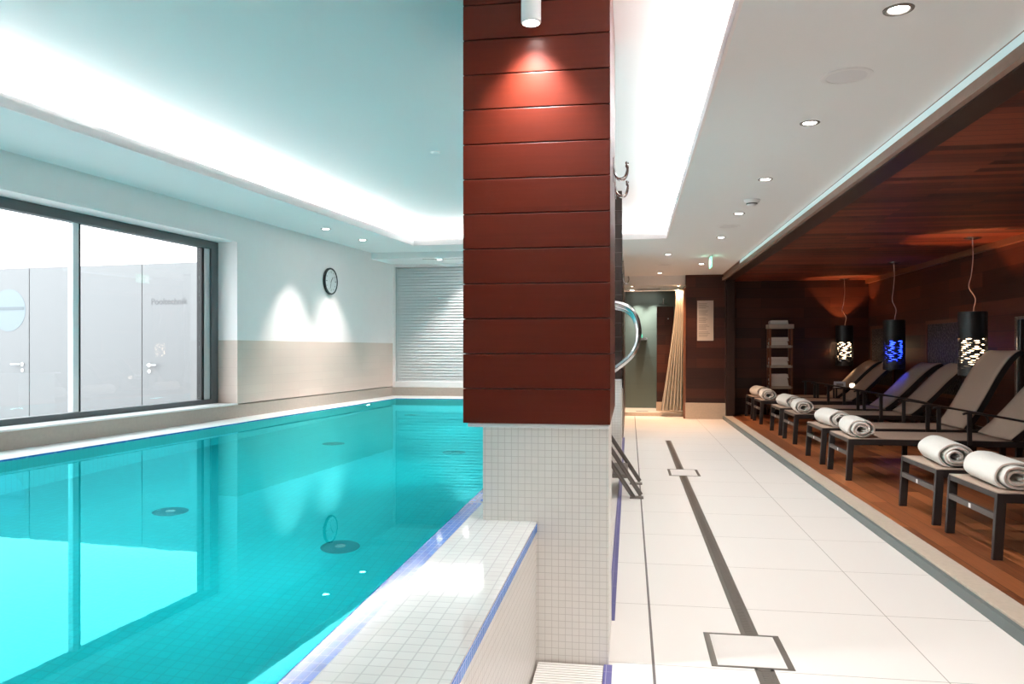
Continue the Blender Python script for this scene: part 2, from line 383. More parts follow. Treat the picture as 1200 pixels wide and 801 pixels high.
# far wall of the pool hall with the shutter recess
YF = 12.1
struct('wall_far', MB().box(-3.95, -3.786, YF, YF+.35, .0, 3.5).box(-3.786, -.1, YF, YF+.35, 2.712, 3.5)
       .box(-3.786, -.1, YF+.12, YF+.35, .755, 2.712).box(-.8, -.1, YF, YF+.12, .755, 2.712), white_paint)
struct('baseboard_far', MB().box(-3.83, -.1, YF-.004, YF+.35, .0, .757), taupe_stone)
struct('trim_10', MB().box(-3.786, -.8, YF-.002, YF+.12, .757, .85), white_gloss, bevel=.003)
sh = thing('roller_shutter', 'closed grey slatted roller shutter in the white far wall of the pool hall', 'shutter', (-2.3, YF+.08, .85))
m_ = MB(); z = .85
while z < 2.70:
    z1 = min(z+.0475, 2.71)
    m_.hexa([(-3.786, YF+.045, z), (-.8, YF+.045, z), (-.8, YF+.1, z), (-3.786, YF+.1, z), (-3.786, YF+.055, z1-.008), (-.8, YF+.055, z1-.008), (-.8, YF+.1, z1-.008), (-3.786, YF+.1, z1-.008)])
    m_.box(-3.786, -.8, YF+.07, YF+.1, z1-.008, z1); z = z1
m_.build('slats', shutter_m, sh, world=True)
MB().box(-3.786, -3.77, YF+.03, YF+.11, .85, 2.71).build('guide_rail', alu, sh, world=True)
# walls beyond, behind the camera and of the alcove
struct('wall_passage', MB().box(-.3, -.1, YF, 17.5, .0, 3.0), dark_wood)
struct('wall_near', MB().box(-7, 5, YN-.2, YN, -.5, 3.6), taupe_stone)
# ceilings
ZC, ZU = 2.85, 3.12
CL = [(-3.034, 10.58), (-4.49, YN+.4)]                # left cove edge, far -> near
CR0, CR1 = (.482, 10.40), (.44, YN+.4)
m_ = MB()
m_.prism([CL[0], CL[1], (-5.9, YN+.4), lw(7.3, .1), (-3.034, 12.2)], ZC, ZC+.06)
m_.prism([CL[0], (-3.034, 12.2), (.482, 12.2), CR0], ZC, ZC+.06)
m_.prism([CR0, (.482, 12.2), (1.80, 12.2), (1.80, YN), CR1], ZC, ZC+.06)
m_.prism([(-5.9, YN), (-5.9, YN+.4), CL[1], CR1, (.44, YN)], ZC, ZC+.06)
m_.box(-.12, 1.80, 12.2, 16.05, ZC, ZC+.06)
struct('ceiling', m_, ceiling_paint)
# lips of the cove
def lip(a, b_, t=.018):
    a = Vector(a); b_ = Vector(b_); d = (b_-a).normalized(); n = Vector((-d.y, d.x))*t
    return MB().prism([a, b_, b_+n, a+n], ZC-.0015, ZC+.085)
m_ = MB()
for a, b_ in ((CL[1], CL[0]), (CL[0], CR0), (CR0, CR1), (CR1, CL[1])):
    a = Vector(a); b_ = Vector(b_); d = (b_-a).normalized(); n = Vector((-d.y, d.x))*.018
    m_.prism([a, b_, b_+n, a+n], ZC-.0015, ZC+.085)
struct('trim_11', m_, white_paint)
struct('ceiling_raised', MB().prism([(-6.0, YN), (-3.5, 11.1), (.95, 10.95), (.95, YN)], ZU, ZU+.1), ceiling_paint)
m_ = MB()
for a, b_ in (((-5.02, YN), (-3.49, 11.05)), ((-3.49, 11.05), (.92, 10.85)), ((.92, 10.85), (.88, YN))):
    a = Vector(a); b_ = Vector(b_); d = (b_-a).normalized(); n = Vector((-d.y, d.x))*.05
    m_.prism([a, b_, b_+n, a+n], ZC+.06, ZU)
struct('trim_12', m_, ceiling_paint)
# LED profiles lying in the cove
def led(a, b_, label, e=.11):
    a = Vector(a); b_ = Vector(b_); d = (b_-a).normalized(); n = Vector((-d.y, d.x))
    t = thing('cove_light', label, 'light', ((a.x+b_.x)/2, (a.y+b_.y)/2, ZC+.06), group=None)
    a2 = a+n*e; b2 = b_+n*e
    MB().prism([a2, b2, b2+n*.05, a2+n*.05], ZC+.06, ZC+.072).build('profile', alu, t, world=True)
    MB().prism([a2+n*.006, b2+n*.006, b2+n*.044, a2+n*.044], ZC+.072, ZC+.078).build('diffuser', cove_glow, t, world=True)
led(CL[1], CL[0], 'light strip hidden behind the ceiling edge along the window side of the pool')
led((-3.0, 10.58), (.45, 10.4), 'light strip hidden behind the ceiling edge at the far end of the pool')
led(CR0, CR1, 'light strip hidden behind the ceiling edge along the walkway side')
# lowered ceiling at the far end of the pool
struct('ceiling_low', MB().prism([lw(6.30, .05), (-.1, 11.30), (-.1, YF+.05), lw(7.3, .05)], 2.755, ZC), ceiling_paint)
tag(MB().box(-3.14, -.9, 11.42, 11.45, 2.7525, 2.7565).build('slot_diffuser', slot_joint), 'thin dark air slot in the lowered ceiling above the shutter', 'air vent')

# alcove
XB, YE, ZA, ZD = 4.62, 15.92, 2.735, .073
struct('deck_floor', MB().box(1.98, XB+.1, YN, YE+.1, -.05, ZD), deck_wood)
struct('trim_13', MB().box(1.835, 1.98, YN, YE+.1, -.05, ZD+.0005), stone_edge, bevel=.003)
struct('trim_14', MB().box(1.808, 1.835, YN, YE, -.12, ZD-.012), kick_grey)
struct('wall_right', MB().box(XB, XB+.2, YN, YE+.2, -.05, ZC+.1), panel_wood)
struct('wall_end', MB().box(1.90, XB+.2, YE, YE+.2, -.05, ZC+.1), panel_wood_x)
struct('ceiling_alcove', MB().box(1.83, XB, YN, YE, ZA, ZA+.08), ceil_wood)
struct('trim_15', MB().box(1.80, 1.84, YN, 15.6, ZA-.002, 2.795), fascia_wood)
struct('trim_16', MB().box(1.80, 1.84, YN, 15.6, 2.85, 3.0).box(1.825, 1.84, YN, 15.6, 2.795, 2.85), fascia_wood)
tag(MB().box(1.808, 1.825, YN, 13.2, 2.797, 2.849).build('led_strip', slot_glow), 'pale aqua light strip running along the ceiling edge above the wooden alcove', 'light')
struct('trim_17', MB().box(XB-.06, XB, YN, YE, ZA-.075, ZA), mid_wood)
struct('trim_18', MB().box(1.84, 2.02, YN, YE, ZA-.012, ZA), dark_wood)
# end wall with the notice
struct('wall_notice', MB().box(1.10, 1.92, 15.6, 15.8, .0, ZC), panel_wood_x)
struct('baseboard_notice', MB().box(1.085, 1.90, 15.55, 15.8, .0, .316), stone_edge, bevel=.003)
struct('trim_19', MB().box(1.86, 2.02, 15.45, YE, ZD, ZA), dark_wood)
struct('trim_20', MB().box(1.06, 1.10, 15.58, 15.8, .0, 2.60), mid_wood)
struct('wall_shower_side', MB().box(1.10, 1.3, 15.8, 17.5, .0, 3.0), shower_tile)
struct('wall_shower', MB().box(-.3, 1.3, 17.3, 17.5, .0, 3.0), shower_tile)
struct('ceiling_shower', MB().box(-.3, 1.3, 15.75, 17.5, 2.66, 2.70), ceiling_paint)
struct('trim_21', MB().box(-.1, 1.10, 15.70, 15.76, 2.66, ZC), ceiling_paint)
struct('floor_shower', MB().box(-.3, 1.3, 16.05, 17.3, -.05, .075), stone_edge, bevel=.004)

# ------------------------------------------------------------------ columns
def column(y0, label, depth_c, clad=column_wood):
    y1 = y0+.55
    root = thing('column', label, 'column', (-.37, y0+.27, 0)); root['kind'] = 'structure'
    MB().box(-.649, -.0915, y0, y1, -.1, 1.035).build('tiled_base', wall_mosaic, root, world=True)
    MB().box(-.715, -.088, y0-.022, y0+depth_c-.02, 1.03, 1.049).build('base_rim', white_gloss, root, world=True, bevel=.004)
    MB().box(-.725, -.095, y0-.018, y0+depth_c-.02, 1.049, 3.115).build('column_core', slot_joint, root, world=True)
    z = 1.049; bh = .1545; k = 0
    boards = MB()
    while z < 3.11:
        z1 = min(z+bh-.004, 3.115)
        boards.box(-.733, -.0835, y0-.032, y0+depth_c-.01, z, z1)
        z += bh; k += 1
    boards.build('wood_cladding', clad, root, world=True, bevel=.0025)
    return root
column(3.375, 'tall red wood clad column in the foreground on a tiled base', 1.08)
column(8.55, 'second wood clad column behind the foreground one, coloured dark as if unlit', .62, dark_wood)  # dark cladding colour stands in for the lack of light on this column

def hook(loc, label):
    t = thing('coat_hook', label, 'hook', loc, group=None)
    MB().box(0, .008, -.012, .012, -.05, .075).build('back_plate', chrome, t, bevel=.002)
    for s in (-1, 1):
        p = smoothpts([(.006, s*.006, .02), (.012, s*.012, -.015), (.035, s*.02, -.036), (.062, s*.026, -.024), (.073, s*.03, .012), (.070, s*.031, .035)], 6)
        MB().tube(p, .0058, 8).build('prong', chrome, t, smooth=True)
        m = MB(); bmesh.ops.create_uvsphere(m.bm, u_segments=10, v_segments=6, radius=.0095, matrix=Matrix.Translation((.070, s*.031, .038)))
        m.build('knob', chrome, t, smooth=True)
hook((-.0835, 3.92, 2.27), 'upper left of two chrome double hooks on the side of the front column')
hook((-.0835, 4.36, 2.27), 'chrome double hook deeper on the side of the front column')
hook((-.0835, 8.75, 2.15), 'chrome double hook on the side of the second column')
# spot on the column
t = thing('ceiling_spotlight', 'white cylinder spotlight shining down the red wood column', 'spotlight', (-.414, 3.235, 3.118))
MB().lathe([(0, 0), (.0425, 0), (.0425, -.355), (.036, -.36), (.036, -.335), (0, -.335)], 32).build('housing', white_gloss, t, smooth=True)
MB().lathe([(0, -.337), (.0355, -.337), (.0355, -.339), (0, -.339)], 24).build('lens', spot_glow, t)
add_light('column_spot', 'SPOT', (0, 0, -.362), 36, (.95, .97, 1), t, (math.radians(4), 0, 0), spot_size=math.radians(96), spot_blend=1., shadow_soft_size=.03)

# ------------------------------------------------------------------ pool ladder
t = thing('pool_ladder', 'steel steps leaning on the pool wall with a looped handrail', 'ladder', (0, 7.6, 0))
for yy in (7.2, 7.95):
    n = Vector((.82, 0, .57))*.035
    a = Vector((.072, yy, .012)); b_ = Vector((-.44, yy, .79))
    s_ = MB().tube([a-n, b_-n], .021).tube([a+n, b_+n], .021).build('stringer', dark_steel, t, world=True, smooth=True)
    MB().box(-.0, .125, yy-.045, yy+.045, 0, .014).build('foot', dark_steel, s_, world=False, bevel=.003).location = (0, 0, 0)
    ft = s_.children[0]; ft.location = (-t.location.x, -t.location.y, 0)
    rp = smoothpts([(-.455, yy, .60), (-.44, yy, .85), (-.33, yy, 1.06), (-.129, yy, 1.195), (.03, yy, 1.34), (.083, yy, 1.53), (.03, yy, 1.72), (-.129, yy, 1.80), (-.42, yy, 1.80), (-.64, yy, 1.70), (-.70, yy, 1.40), (-.70, yy, .60)], 8)
    MB().tube(rp, .026, 14).build('handrail', steel, t, world=True, smooth=True)
for zz in (.20, .45):
    xx = .08 - zz*.66
    MB().box(xx-.11, xx+.035, 7.2, 7.95, zz-.02, zz+.015).build('tread', dark_steel, t, world=True, bevel=.004)

# ------------------------------------------------------------------ clock
def wallpos(u, z, off=-.002): x, y_ = lw(u, off); return (x, y_, z)
ck = thing('wall_clock', 'round black rimmed wall clock on the white wall right of the window', 'clock', wallpos(4.99, 2.303), RZ)
MX = Matrix.Rotation(PI/2, 4, 'X')     # lathe axis z -> -y (into the room)
MB().lathe([(.162, .02), (.162, .028), (.167, .034), (.180, .030), (.184, .02), (.182, 0), (0, 0)], 48).xf(MX).build('rim', gasket, ck, smooth=True)
MB().lathe([(0, .024), (.163, .024), (.163, .018), (0, .018)], 48).xf(MX).build('dial', white_gloss, ck)
for k in range(12):
    a = k*PI/6; m_ = MB()
    r0, r1, wd = (.118 if k % 3 else .108), .138, (.004 if k % 3 else .006)
    m_.hexa([(math.sin(a)*r + math.cos(a)*s*wd, -y_, math.cos(a)*r - math.sin(a)*s*wd) for y_ in (.0243, .0255) for r, s in ((r0, -1), (r0, 1), (r1, 1), (r1, -1))]).build('hour_mark', ink, ck)
for a, l_, wd, nm in ((math.radians(40), .075, .005, 'hour_hand'), (math.radians(195), .105, .0035, 'minute_hand')):
    MB().hexa([(math.sin(a)*r + math.cos(a)*s*wd, -y_, math.cos(a)*r - math.sin(a)*s*wd) for y_ in (.026, .028) for r, s in ((-.02, -1), (-.02, 1), (l_, 1), (l_, -1))]).build(nm, slot_joint, ck)

# ------------------------------------------------------------------ outside the window: courtyard with service doors
U0 = 4.2
def fac(off0, off1, z0, z1, th0=0, th1=.05): return MB().box(U0+th0, U0+th1, off0, off1, z0, z1)
cy = struct('ground', MB().box(-6, 8, .36, 12, -.12, .0), concrete, **LWKW)
def lwempty(name, label, cat, u, off, z):
    x, y_ = lw(u, off); return thing(name, label, cat, (x, y_, z), RZ)
def sub(mb, t, u, off, z): return mb.xf(Matrix.Translation((-u, -off, -z)))
ZF = 2.525
def door(o0, o1, label, handle_off, hs):
    t = lwempty('service_door', label, 'door', U0, (o0+o1)/2, 0)
    sub(fac(o0+.004, o1-.004, .02, ZF), t, U0, (o0+o1)/2, 0).build('door_leaf', facade_m, t, bevel=.004)
    h = MB(); ho = handle_off-(o0+o1)/2
    h.lathe([(0, .012), (.026, .012), (.026, 0), (0, 0)], 20).xf(Matrix.Rotation(-PI/2, 4, 'Y')).xf(Matrix.Translation((0, ho, 1.163)))
    h.tube(smoothpts([(-.01, ho, 1.163), (-.045, ho, 1.163), (-.055, ho+hs*.03, 1.163), (-.055, ho+hs*.15, 1.163)], 5), .011, 10)
    h.build('handle', chrome, t, smooth=True)
    MB().lathe([(0, .010), (.024, .010), (.024, 0), (0, 0)], 20).xf(Matrix.Rotation(-PI/2, 4, 'Y')).xf(Matrix.Translation((0, ho, 1.08))).build('lock_plate', chrome, t, smooth=True)
    return t
d1 = door(.66, 2.36, 'grey service door with lever handle and grey lettering behind the window', 2.24, -1)
p1 = fac(2.368, 3.44, .02, ZF); tag(p1.build('wall_panel', facade_m, bevel=.004, **LWKW), 'flat grey cladding panel left of the lettered service door', 'panel')
p2 = fac(3.448, 4.24, .02, ZF); tag(p2.build('wall_panel', facade_m, bevel=.004, **LWKW), 'flat grey cladding panel right of the service door with blue sticker', 'panel')
d2 = door(4.25, 5.9, 'grey service door with lever handle and pale blue sticker at the left', 4.36, 1)
p3 = fac(5.908, 9.0, .02, ZF); tag(p3.build('wall_panel', facade_m, bevel=.004, **LWKW), 'flat grey cladding panel outside the window at the far left', 'panel')
# lettering on door 1
tx = bpy.data.curves.new('lettering', 'FONT'); tx.body = 'Pooltechnik'; tx.size = .118; tx.extrude = .0005; tx.align_x = 'LEFT'
to = bpy.data.objects.new('lettering', tx); COL.objects.link(to); tx.materials.append(facade_text); to.parent = d1
to.location = (-.003, 2.217-1.51, 1.975); to.rotation_euler = (PI/2, 0, -PI/2)
m_ = MB().lathe([(0, .003), (.30, .003), (.30, 0), (0, 0)], 40).xf(Matrix.Rotation(-PI/2, 4, 'Y')).xf(Matrix.Translation((0, 4.61-5.075, 1.93)))
st = m_.build('sticker', logo_blue, d2)
MB().box(-.006, -.002, 4.335-5.075, 4.80-5.075, 1.93, 1.975).build('sticker_print', sticker_grey, st)
# parapet rail high above the courtyard (mirrored in the water)

# ------------------------------------------------------------------ ceiling fittings
def downlight(x, y_, label, z=ZC, glow=down_glow, power=0, size=100, col=(1, .94, .88), r=.046, group='downlights of the walkway ceiling', blend=.8):
    t = thing('downlight', label, 'downlight', (x, y_, z), group=group)
    MB().lathe([(r, .012), (r, -.003), (r+.004, -.006), (r+.016, -.004), (r+.018, 0), (r+.018, .012)], 28).build('trim_ring', dark_steel, t, smooth=True)
    MB().lathe([(0, -.0025), (r*.80, -.0025), (r, .003), (r, .01), (0, .01)], 24).build('lens', glow, t)
    if power: add_light('beam', 'SPOT', (0, 0, -.012), power, col, t, (0, 0, 0), spot_size=math.radians(size), spot_blend=blend, shadow_soft_size=.035)
    return t
names = ['downlight nearest to the camera in the walkway ceiling', 'second downlight along the walkway ceiling, beyond the big speaker', 'third downlight along the walkway ceiling, before the smoke detector',
         'fourth downlight along the walkway ceiling, just beyond the smoke detector', 'fifth downlight along the walkway ceiling, beyond the second speaker']
for i, (x, y_) in enumerate(((1.153, 3.549), (1.16, 5.242), (1.164, 6.923), (1.173, 8.621), (1.19, 10.428))):
    downlight(x, y_, names[i], power=41, size=118)
downlight(1.155, 1.86, 'walkway downlight just out of frame above the nearest speaker', power=41, size=118)
downlight(1.155, .15, 'walkway downlight straight above the viewpoint, out of frame', power=80, size=118)
downlight(.591, 12.182, 'downlight left of the hanging exit sign', power=45, size=110)
downlight(1.224, 13.609, 'downlight right behind the hanging exit sign', power=46, size=110, col=(1, .85, .7))
downlight(.573, 15.1, 'downlight in front of the shower opening', power=90, size=120, col=(1, .60, .36), glow=warm_down)
for i, (u, lab) in enumerate(((3.95, 'downlight in the ceiling left of the wall clock'), (4.95, 'downlight in the ceiling right above the wall clock'))):
    x, y_ = ((-3.679, 8.954), (-3.563, 9.939))[i]
    downlight(x, y_, lab, power=72, size=76, group='downlights along the window wall', blend=.8)
downlight(-2.889, 11.50, 'nearer of two downlights in the lowered ceiling by the shutter', z=2.755, power=30, size=90, group='downlights above the shutter')
downlight(-2.55, 11.85, 'farther of two downlights in the lowered ceiling by the shutter', z=2.755, power=25, size=90, group='downlights above the shutter')
# shower lights
for i, (x, y_, lab) in enumerate(((.18, 17.08, 'left downlight washing the green shower wall'), (.52, 17.08, 'right downlight washing the green shower wall'))):
    downlight(x, y_, lab, z=2.66, power=50, size=80, group='shower downlights', col=(1, .95, .85))
for i, (x, lab) in enumerate(((.05, 'left warm downlight just inside the shower opening'), (.97, 'right warm downlight above the shower curtain'))):
    downlight(x, 15.9, lab, z=2.66, power=46, size=110, group='shower downlights', col=(1, .58, .33), glow=warm_down, r=.036)
def speaker(x, y_, label):
    t = thing('ceiling_speaker', label, 'speaker', (x, y_, ZC), group=None)
    MB().lathe([(.105, .004), (.105, -.006), (.118, -.008), (.132, -.004), (.134, .004)], 40).build('bezel', white_gloss, t, smooth=True)
    MB().lathe([(0, -.007), (.07, -.007), (.106, -.004), (.106, .004), (0, .004)], 40).build('grille', plain('speaker_grille', (.80, .80, .81), .6) if 'speaker_grille' not in MATS else MATS['speaker_grille'], t, smooth=True)
speaker(1.156, 4.371, 'largest looking round white speaker in the walkway ceiling, nearest the camera')
speaker(1.174, 9.5, 'round white ceiling speaker between the fourth and fifth downlights')
speaker(.589, 13.647, 'farthest round ceiling speaker, in front of the shower')
t = thing('smoke_detector', 'white smoke detector on the walkway ceiling between downlights', 'smoke detector', (1.191, 7.852, ZC))
MB().lathe([(0, 0), (.080, 0), (.080, -.014), (0, -.012)], 32).build('mount', white_gloss, t, smooth=True)
MB().lathe([(.074, -.014), (.068, -.028), (.054, -.034), (.048, -.052), (.035, -.064), (0, -.067)], 32).build('head', white_gloss, t, smooth=True)
MB().lathe([(.0545, -.036), (.0525, -.046), (.048, -.046)], 32).build('vent_ring', gasket, t)
t = thing('ceiling_sensor', 'small white sensor on the raised pale ceiling left of the column', 'sensor', (-1.70, 6.62, ZU))
MB().lathe([(0, 0), (.045, 0), (.042, -.012), (.02, -.022), (0, -.024)], 24).build('dome', white_gloss, t, smooth=True)
t = thing('exit_sign', 'slim lit green exit sign hanging edge-on from the walkway ceiling', 'exit sign', (1.26, 12.45, ZC))
MB().box(-.02, .02, -.17, .17, -.03, 0).build('housing', white_gloss, t, bevel=.004)
pl = MB().box(-.007, .007, -.155, .155, -.19, -.03).build('sign_plate', exit_green, t)
for s in (-1, 1):
    x0, x1 = sorted((s*.007, s*.0085))
    MB().box(x0, x1, .06, .13, -.17, -.055).build('door_symbol', exit_white, pl)
    MB().box(x0, x1, -.075, .0, -.125, -.105).hexa([(x0, -.12, -.115), (x1, -.12, -.115), (x1, -.07, -.15), (x0, -.07, -.15), (x0, -.12, -.114), (x1, -.12, -.114), (x1, -.07, -.08), (x0, -.07, -.08)]).build('arrow_symbol', exit_white, pl)

# ------------------------------------------------------------------ floor drains
def drain(y0, y1, label):
    t = thing('slot_drain', label, 'drain', (.57, (y0+y1)/2, 0))
    MB().box(.530, .545, y0, y1, -.05, .002).box(.597, .612, y0, y1, -.05, .002).box(.530, .612, y1-.02, y1, -.05, .002).build('frame', dark_steel, t, world=True)
    m = MB().box(.545, .597, y0, y1, -.05, .0006)
    yy = y0+.01
    while yy < y1-.02:
        m.box(.5525, .5895, yy, yy+.010, -.02, .0016); yy += .018
    m.build('grating', dark_steel, t, world=True)
drain(YN, 3.43, 'slot drain in the white floor nearest the camera')
drain(3.83, 8.53, 'long slot drain between the two square floor covers')
drain(9.0, 11.8, 'slot drain beyond the farther square floor cover')
def cover(x0, x1, y0, y1, label):
    t = thing('drain_cover', label, 'drain cover', ((x0+x1)/2, (y0+y1)/2, 0), group=None)
    w_ = .028
    MB().box(x0, x0+w_, y0, y1, -.04, .003).box(x1-w_, x1, y0, y1, -.04, .003).box(x0+w_, x1-w_, y0, y0+.012, -.04, .003).box(x0+w_, x1-w_, y1-.012, y1, -.04, .003).build('frame', dark_steel, t, world=True)
    MB().box(x0+w_+.008, x1-w_-.008, y0+.016, y1-.016, -.04, .002).build('tile_inset', plain('inset_tile', (.80, .76, .73), .35) if 'inset_tile' not in MATS else MATS['inset_tile'], t, world=True)
cover(.352, .702, 3.43, 3.83, 'larger looking square tiled drain cover in the walkway, nearest the camera')
cover(.425, .76, 8.53, 8.99, 'farther square tiled drain cover in the walkway')

# ------------------------------------------------------------------ loungers
def make_lounger(label):
    t = thing('sun_lounger', label, 'sun lounger', (0, 0, 0), group='loungers in the alcove')
    Wh = .372; zt = .412
    for sx, s in ((0., -1), (0., 1), (1.09, -1), (1.09, 1), (1.86, -1), (1.86, 1)):
        y_ = s*Wh; spl = -.018 if sx == 0 else 0
        a, c = sorted((y_, y_ - s*.034))
        x0, x1 = sx, sx+.058
        hh = zt if sx == 0 else zt-.03
        MB().hexa([(x0+spl, a, 0), (x1+spl, a, 0), (x1+spl, c, 0), (x0+spl, c, 0), (x0+.006, a, hh), (x1+.006, a, hh), (x1+.006, c, hh), (x0+.006, c, hh)]).build('leg', frame_metal, t, bevel=.004)
    for s in (-1, 1):
        a, c = sorted((s*Wh, s*(Wh-.032)))
        MB().box(.05, 1.93, a, c, zt-.058, zt).build('side_rail', frame_metal, t, bevel=.004)
    MB().box(.008, .042, -Wh+.02, Wh-.02, zt-.036, zt).build('end_rail', frame_metal, t, bevel=.004)
    MB().box(1.89, 1.925, -Wh+.02, Wh-.02, zt-.05, zt-.01).build('end_rail', frame_metal, t, bevel=.004)
    cb = MB().box(.0, .026, -Wh+.028, Wh-.028, .245, .285).build('crossbar', plain('grey_crossbar', (.075, .065, .062), .4) if 'grey_crossbar' not in MATS else MATS['grey_crossbar'], t, bevel=.003)
    MB().box(-.0025, .001, -.016, .016, .25, .281).build('badge', white_gloss, cb, bevel=.0015)
    # seat sling: sagging sheet with thickness
    m = MB(); nx, ny = 16, 8
    for zz in (0, -.006):
        pass
    grid = []
    for i in range(nx+1):
        x = .012 + i/nx*1.50
        row = []
        for j in range(ny+1):
            y_ = (-1+2*j/ny)*(Wh-.004)
            u_ = i/nx; sag = .016*(1-(2*j/ny-1)**2)*min(1, math.sin(PI*min(1, max(0, u_)))*1.4)
            row.append(m.bm.verts.new((x, y_, zt+.007-sag)))
        grid.append(row)
    for i in range(nx):
        for j in range(ny): m.bm.faces.new((grid[i][j], grid[i+1][j], grid[i+1][j+1], grid[i][j+1]))
    o = m.build('seat', sling_m, t, smooth=True); sd = o.modifiers.new('s', 'SOLIDIFY'); sd.thickness = .008
    # armrests
    for s in (-1, 1):
        y_ = s*(Wh+.004)
        p = smoothpts([(1.06, y_, .672), (1.11, y_, .684), (1.25, y_, .672), (1.48, y_, .632), (1.66, y_, .595), (1.72, y_, .565), (1.74, y_, .50), (1.74, y_, .40)], 5)
        ar = MB().tube(p, .0175, 10, flat=.62).build('armrest', frame_metal, t, smooth=True)
        a, c = sorted((y_-.012, y_+.012))
        MB().box(1.098, 1.140, a, c, .37, .678).build('post', frame_metal, ar, bevel=.004)
    # backrest about its hinge at (1.50, 0, .41)
    prof = smoothpts([(0, 0, .0), (.18, 0, -.012), (.42, 0, -.004), (.66, 0, .012), (.86, 0, .010), (.98, 0, -.012), (1.03, 0, -.04)], 4)
    m = MB(); rows = []
    for p in prof: rows.append([m.bm.verts.new((p.x, (-1+2*j/6)*(Wh-.018), p.z - .010*(1-(2*j/6-1)**2))) for j in range(7)])
    for r0, r1 in zip(rows, rows[1:]):
        for j in range(6): m.bm.faces.new((r0[j], r1[j], r1[j+1], r0[j+1]))
    bk = m.build('backrest', sling_m, t, smooth=True, loc=(1.50, 0, .425)); sd = bk.modifiers.new('s', 'SOLIDIFY'); sd.thickness = .009; sd.offset = 1
    m = MB()
    for s in (-1, 1):
        pts = [(p.x, s*(Wh-.012), p.z-.012) for p in prof]
        for a, c in zip(pts, pts[1:]):
            y0, y1 = sorted((a[1], a[1]-s*.022))
            m.hexa([(a[0], y0, a[2]-.045), (c[0], y0, c[2]-.045), (c[0], y1, c[2]-.045), (a[0], y1, a[2]-.045), (a[0], y0, a[2]+.012), (c[0], y0, c[2]+.012), (c[0], y1, c[2]+.012), (a[0], y1, a[2]+.012)])
    e = prof[-1]; m.box(e.x-.03, e.x+.004, -Wh+.012, Wh-.012, e.z-.04, e.z-.012); m.box(.60, .63, -Wh+.02, Wh-.02, -.045, -.02)
    m.build('back_frame', frame_metal, bk)
    st_ = MB()
    for s in (-1, 1): st_.box(.40, .425, s*(Wh-.05)-.008, s*(Wh-.05)+.008, -.36, -.02)
    return t
llab = ['sun lounger nearest the camera, with only its foot end in frame at the right edge', 'second lounger from the camera, its foot end carrying the second large towel',
        'third lounger from the camera, its armrest and backrest cut by the right edge', 'fourth lounger from the camera, with the steepest raised backrest',
        'fifth lounger from the camera, its backrest lit warm by the nearest lamp', 'sixth lounger from the camera, its backrest tinted violet by the blue lamp',
        'seventh lounger from the camera, second to last towards the towel shelf', 'farthest lounger, beside the towel shelf at the end wall']
lpos = [(2.235, 5.51), (2.235, 6.46), (2.14, 8.415), (2.145, 9.49), (2.225, 11.35), (2.24, 12.46), (2.24, 14.19), (2.245, 15.20)]
ang = [42, 42, 46, 58.8, 43, 42.5, 42, 42]
loungers = []
for i, ((x, y_), a) in enumerate(zip(lpos, ang)):
    if i == 0: lg = make_lounger(llab[0])
    else:
        lg = copy_tree(loungers[0]); lg['label'] = llab[i]
    lg.location = (x, y_, ZD)
    for ch in lg.children:
        if ch.name.startswith('backrest'): ch.rotation_euler = (0, -math.radians(a), 0)
    loungers.append(lg)

# rolled towels
def make_towel(label, seed):
    rr = random.Random(seed)
    t = thing('rolled_towel', label, 'towel', (0, 0, 0), group='rolled towels on the loungers')
    L = .60; n = 110; turns = 3.1; th = .0225
    def section(y_, e):                # e = outward bulge of the outline near the ends
        pts = []
        for i in range(n+1):
            u = i/n; a = -2.0 + u*turns*2*PI
            r = .016 + .088*u**.9
            wob = 1 + .05*math.sin(3*a+rr_ph)*(1-u) + .02*math.sin(5*a+rr_ph*2)
            x = math.cos(a)*r*1.26*wob; z = math.sin(a)*r*.92*wob
            x += .018*math.sin(u*9+rr_ph)*(1-u)*1.0
            pts.append((x, z))
        out = []
        for i, (x, z) in enumerate(pts):
            x0, z0 = pts[max(i-1, 0)]; x1, z1 = pts[min(i+1, n)]
            dx, dz = x1-x0, z1-z0; l_ = math.hypot(dx, dz) or 1
            nx_, nz_ = dz/l_, -dx/l_
            h_ = th*.5*(1 if i < n-4 else (n-i+1)/6)*e
            out.append(((x+nx_*h_, z+nz_*h_), (x-nx_*h_, z-nz_*h_)))
        return out
    rr_ph = rr.uniform(0, 6)
    m = MB(); slabs = []
    ys = [-L/2, -L/2+.010, -L/2+.03, -L/4, 0, L/4, L/2-.03, L/2-.010, L/2]; es = [.45, .85, 1, 1, 1, 1, 1, .85, .45]
    for y_, e in zip(ys, es):
        sec = section(y_, e); ring = []
        for i, (o_, i_) in enumerate(sec):
            u = i/n
            yy = y_ + (.03*u*math.sin(rr_ph+u*7) - .025*(1-u))*(1 if y_ < 0 else -1)*abs(y_)/(L/2)
            def flat(p):
                z = max(p[1], -.083) if p[1] < -.083 else p[1]
                return (p[0], yy, z+.083)
            ring.append((m.bm.verts.new(flat(o_)), m.bm.verts.new(flat(i_))))
        slabs.append(ring)
    for A, B in zip(slabs, slabs[1:]):
        for i in range(n):
            m.bm.faces.new((A[i][0], A[i+1][0], B[i+1][0], B[i][0])); m.bm.faces.new((A[i][1], B[i][1], B[i+1][1], A[i+1][1]))
        for i in (0, n): m.bm.faces.new((A[i][0], B[i][0], B[i][1], A[i][1]))
    for S in (slabs[0], slabs[-1]):
        for i in range(n):
            f = m.bm.faces.new((S[i][0], S[i][1], S[i+1][1], S[i+1][0])); f.material_index = 1
    bmesh.ops.recalc_face_normals(m.bm, faces=m.bm.faces)
    m.build('towel_roll', [towel_m, towel_edge], t, smooth=True)
    return t
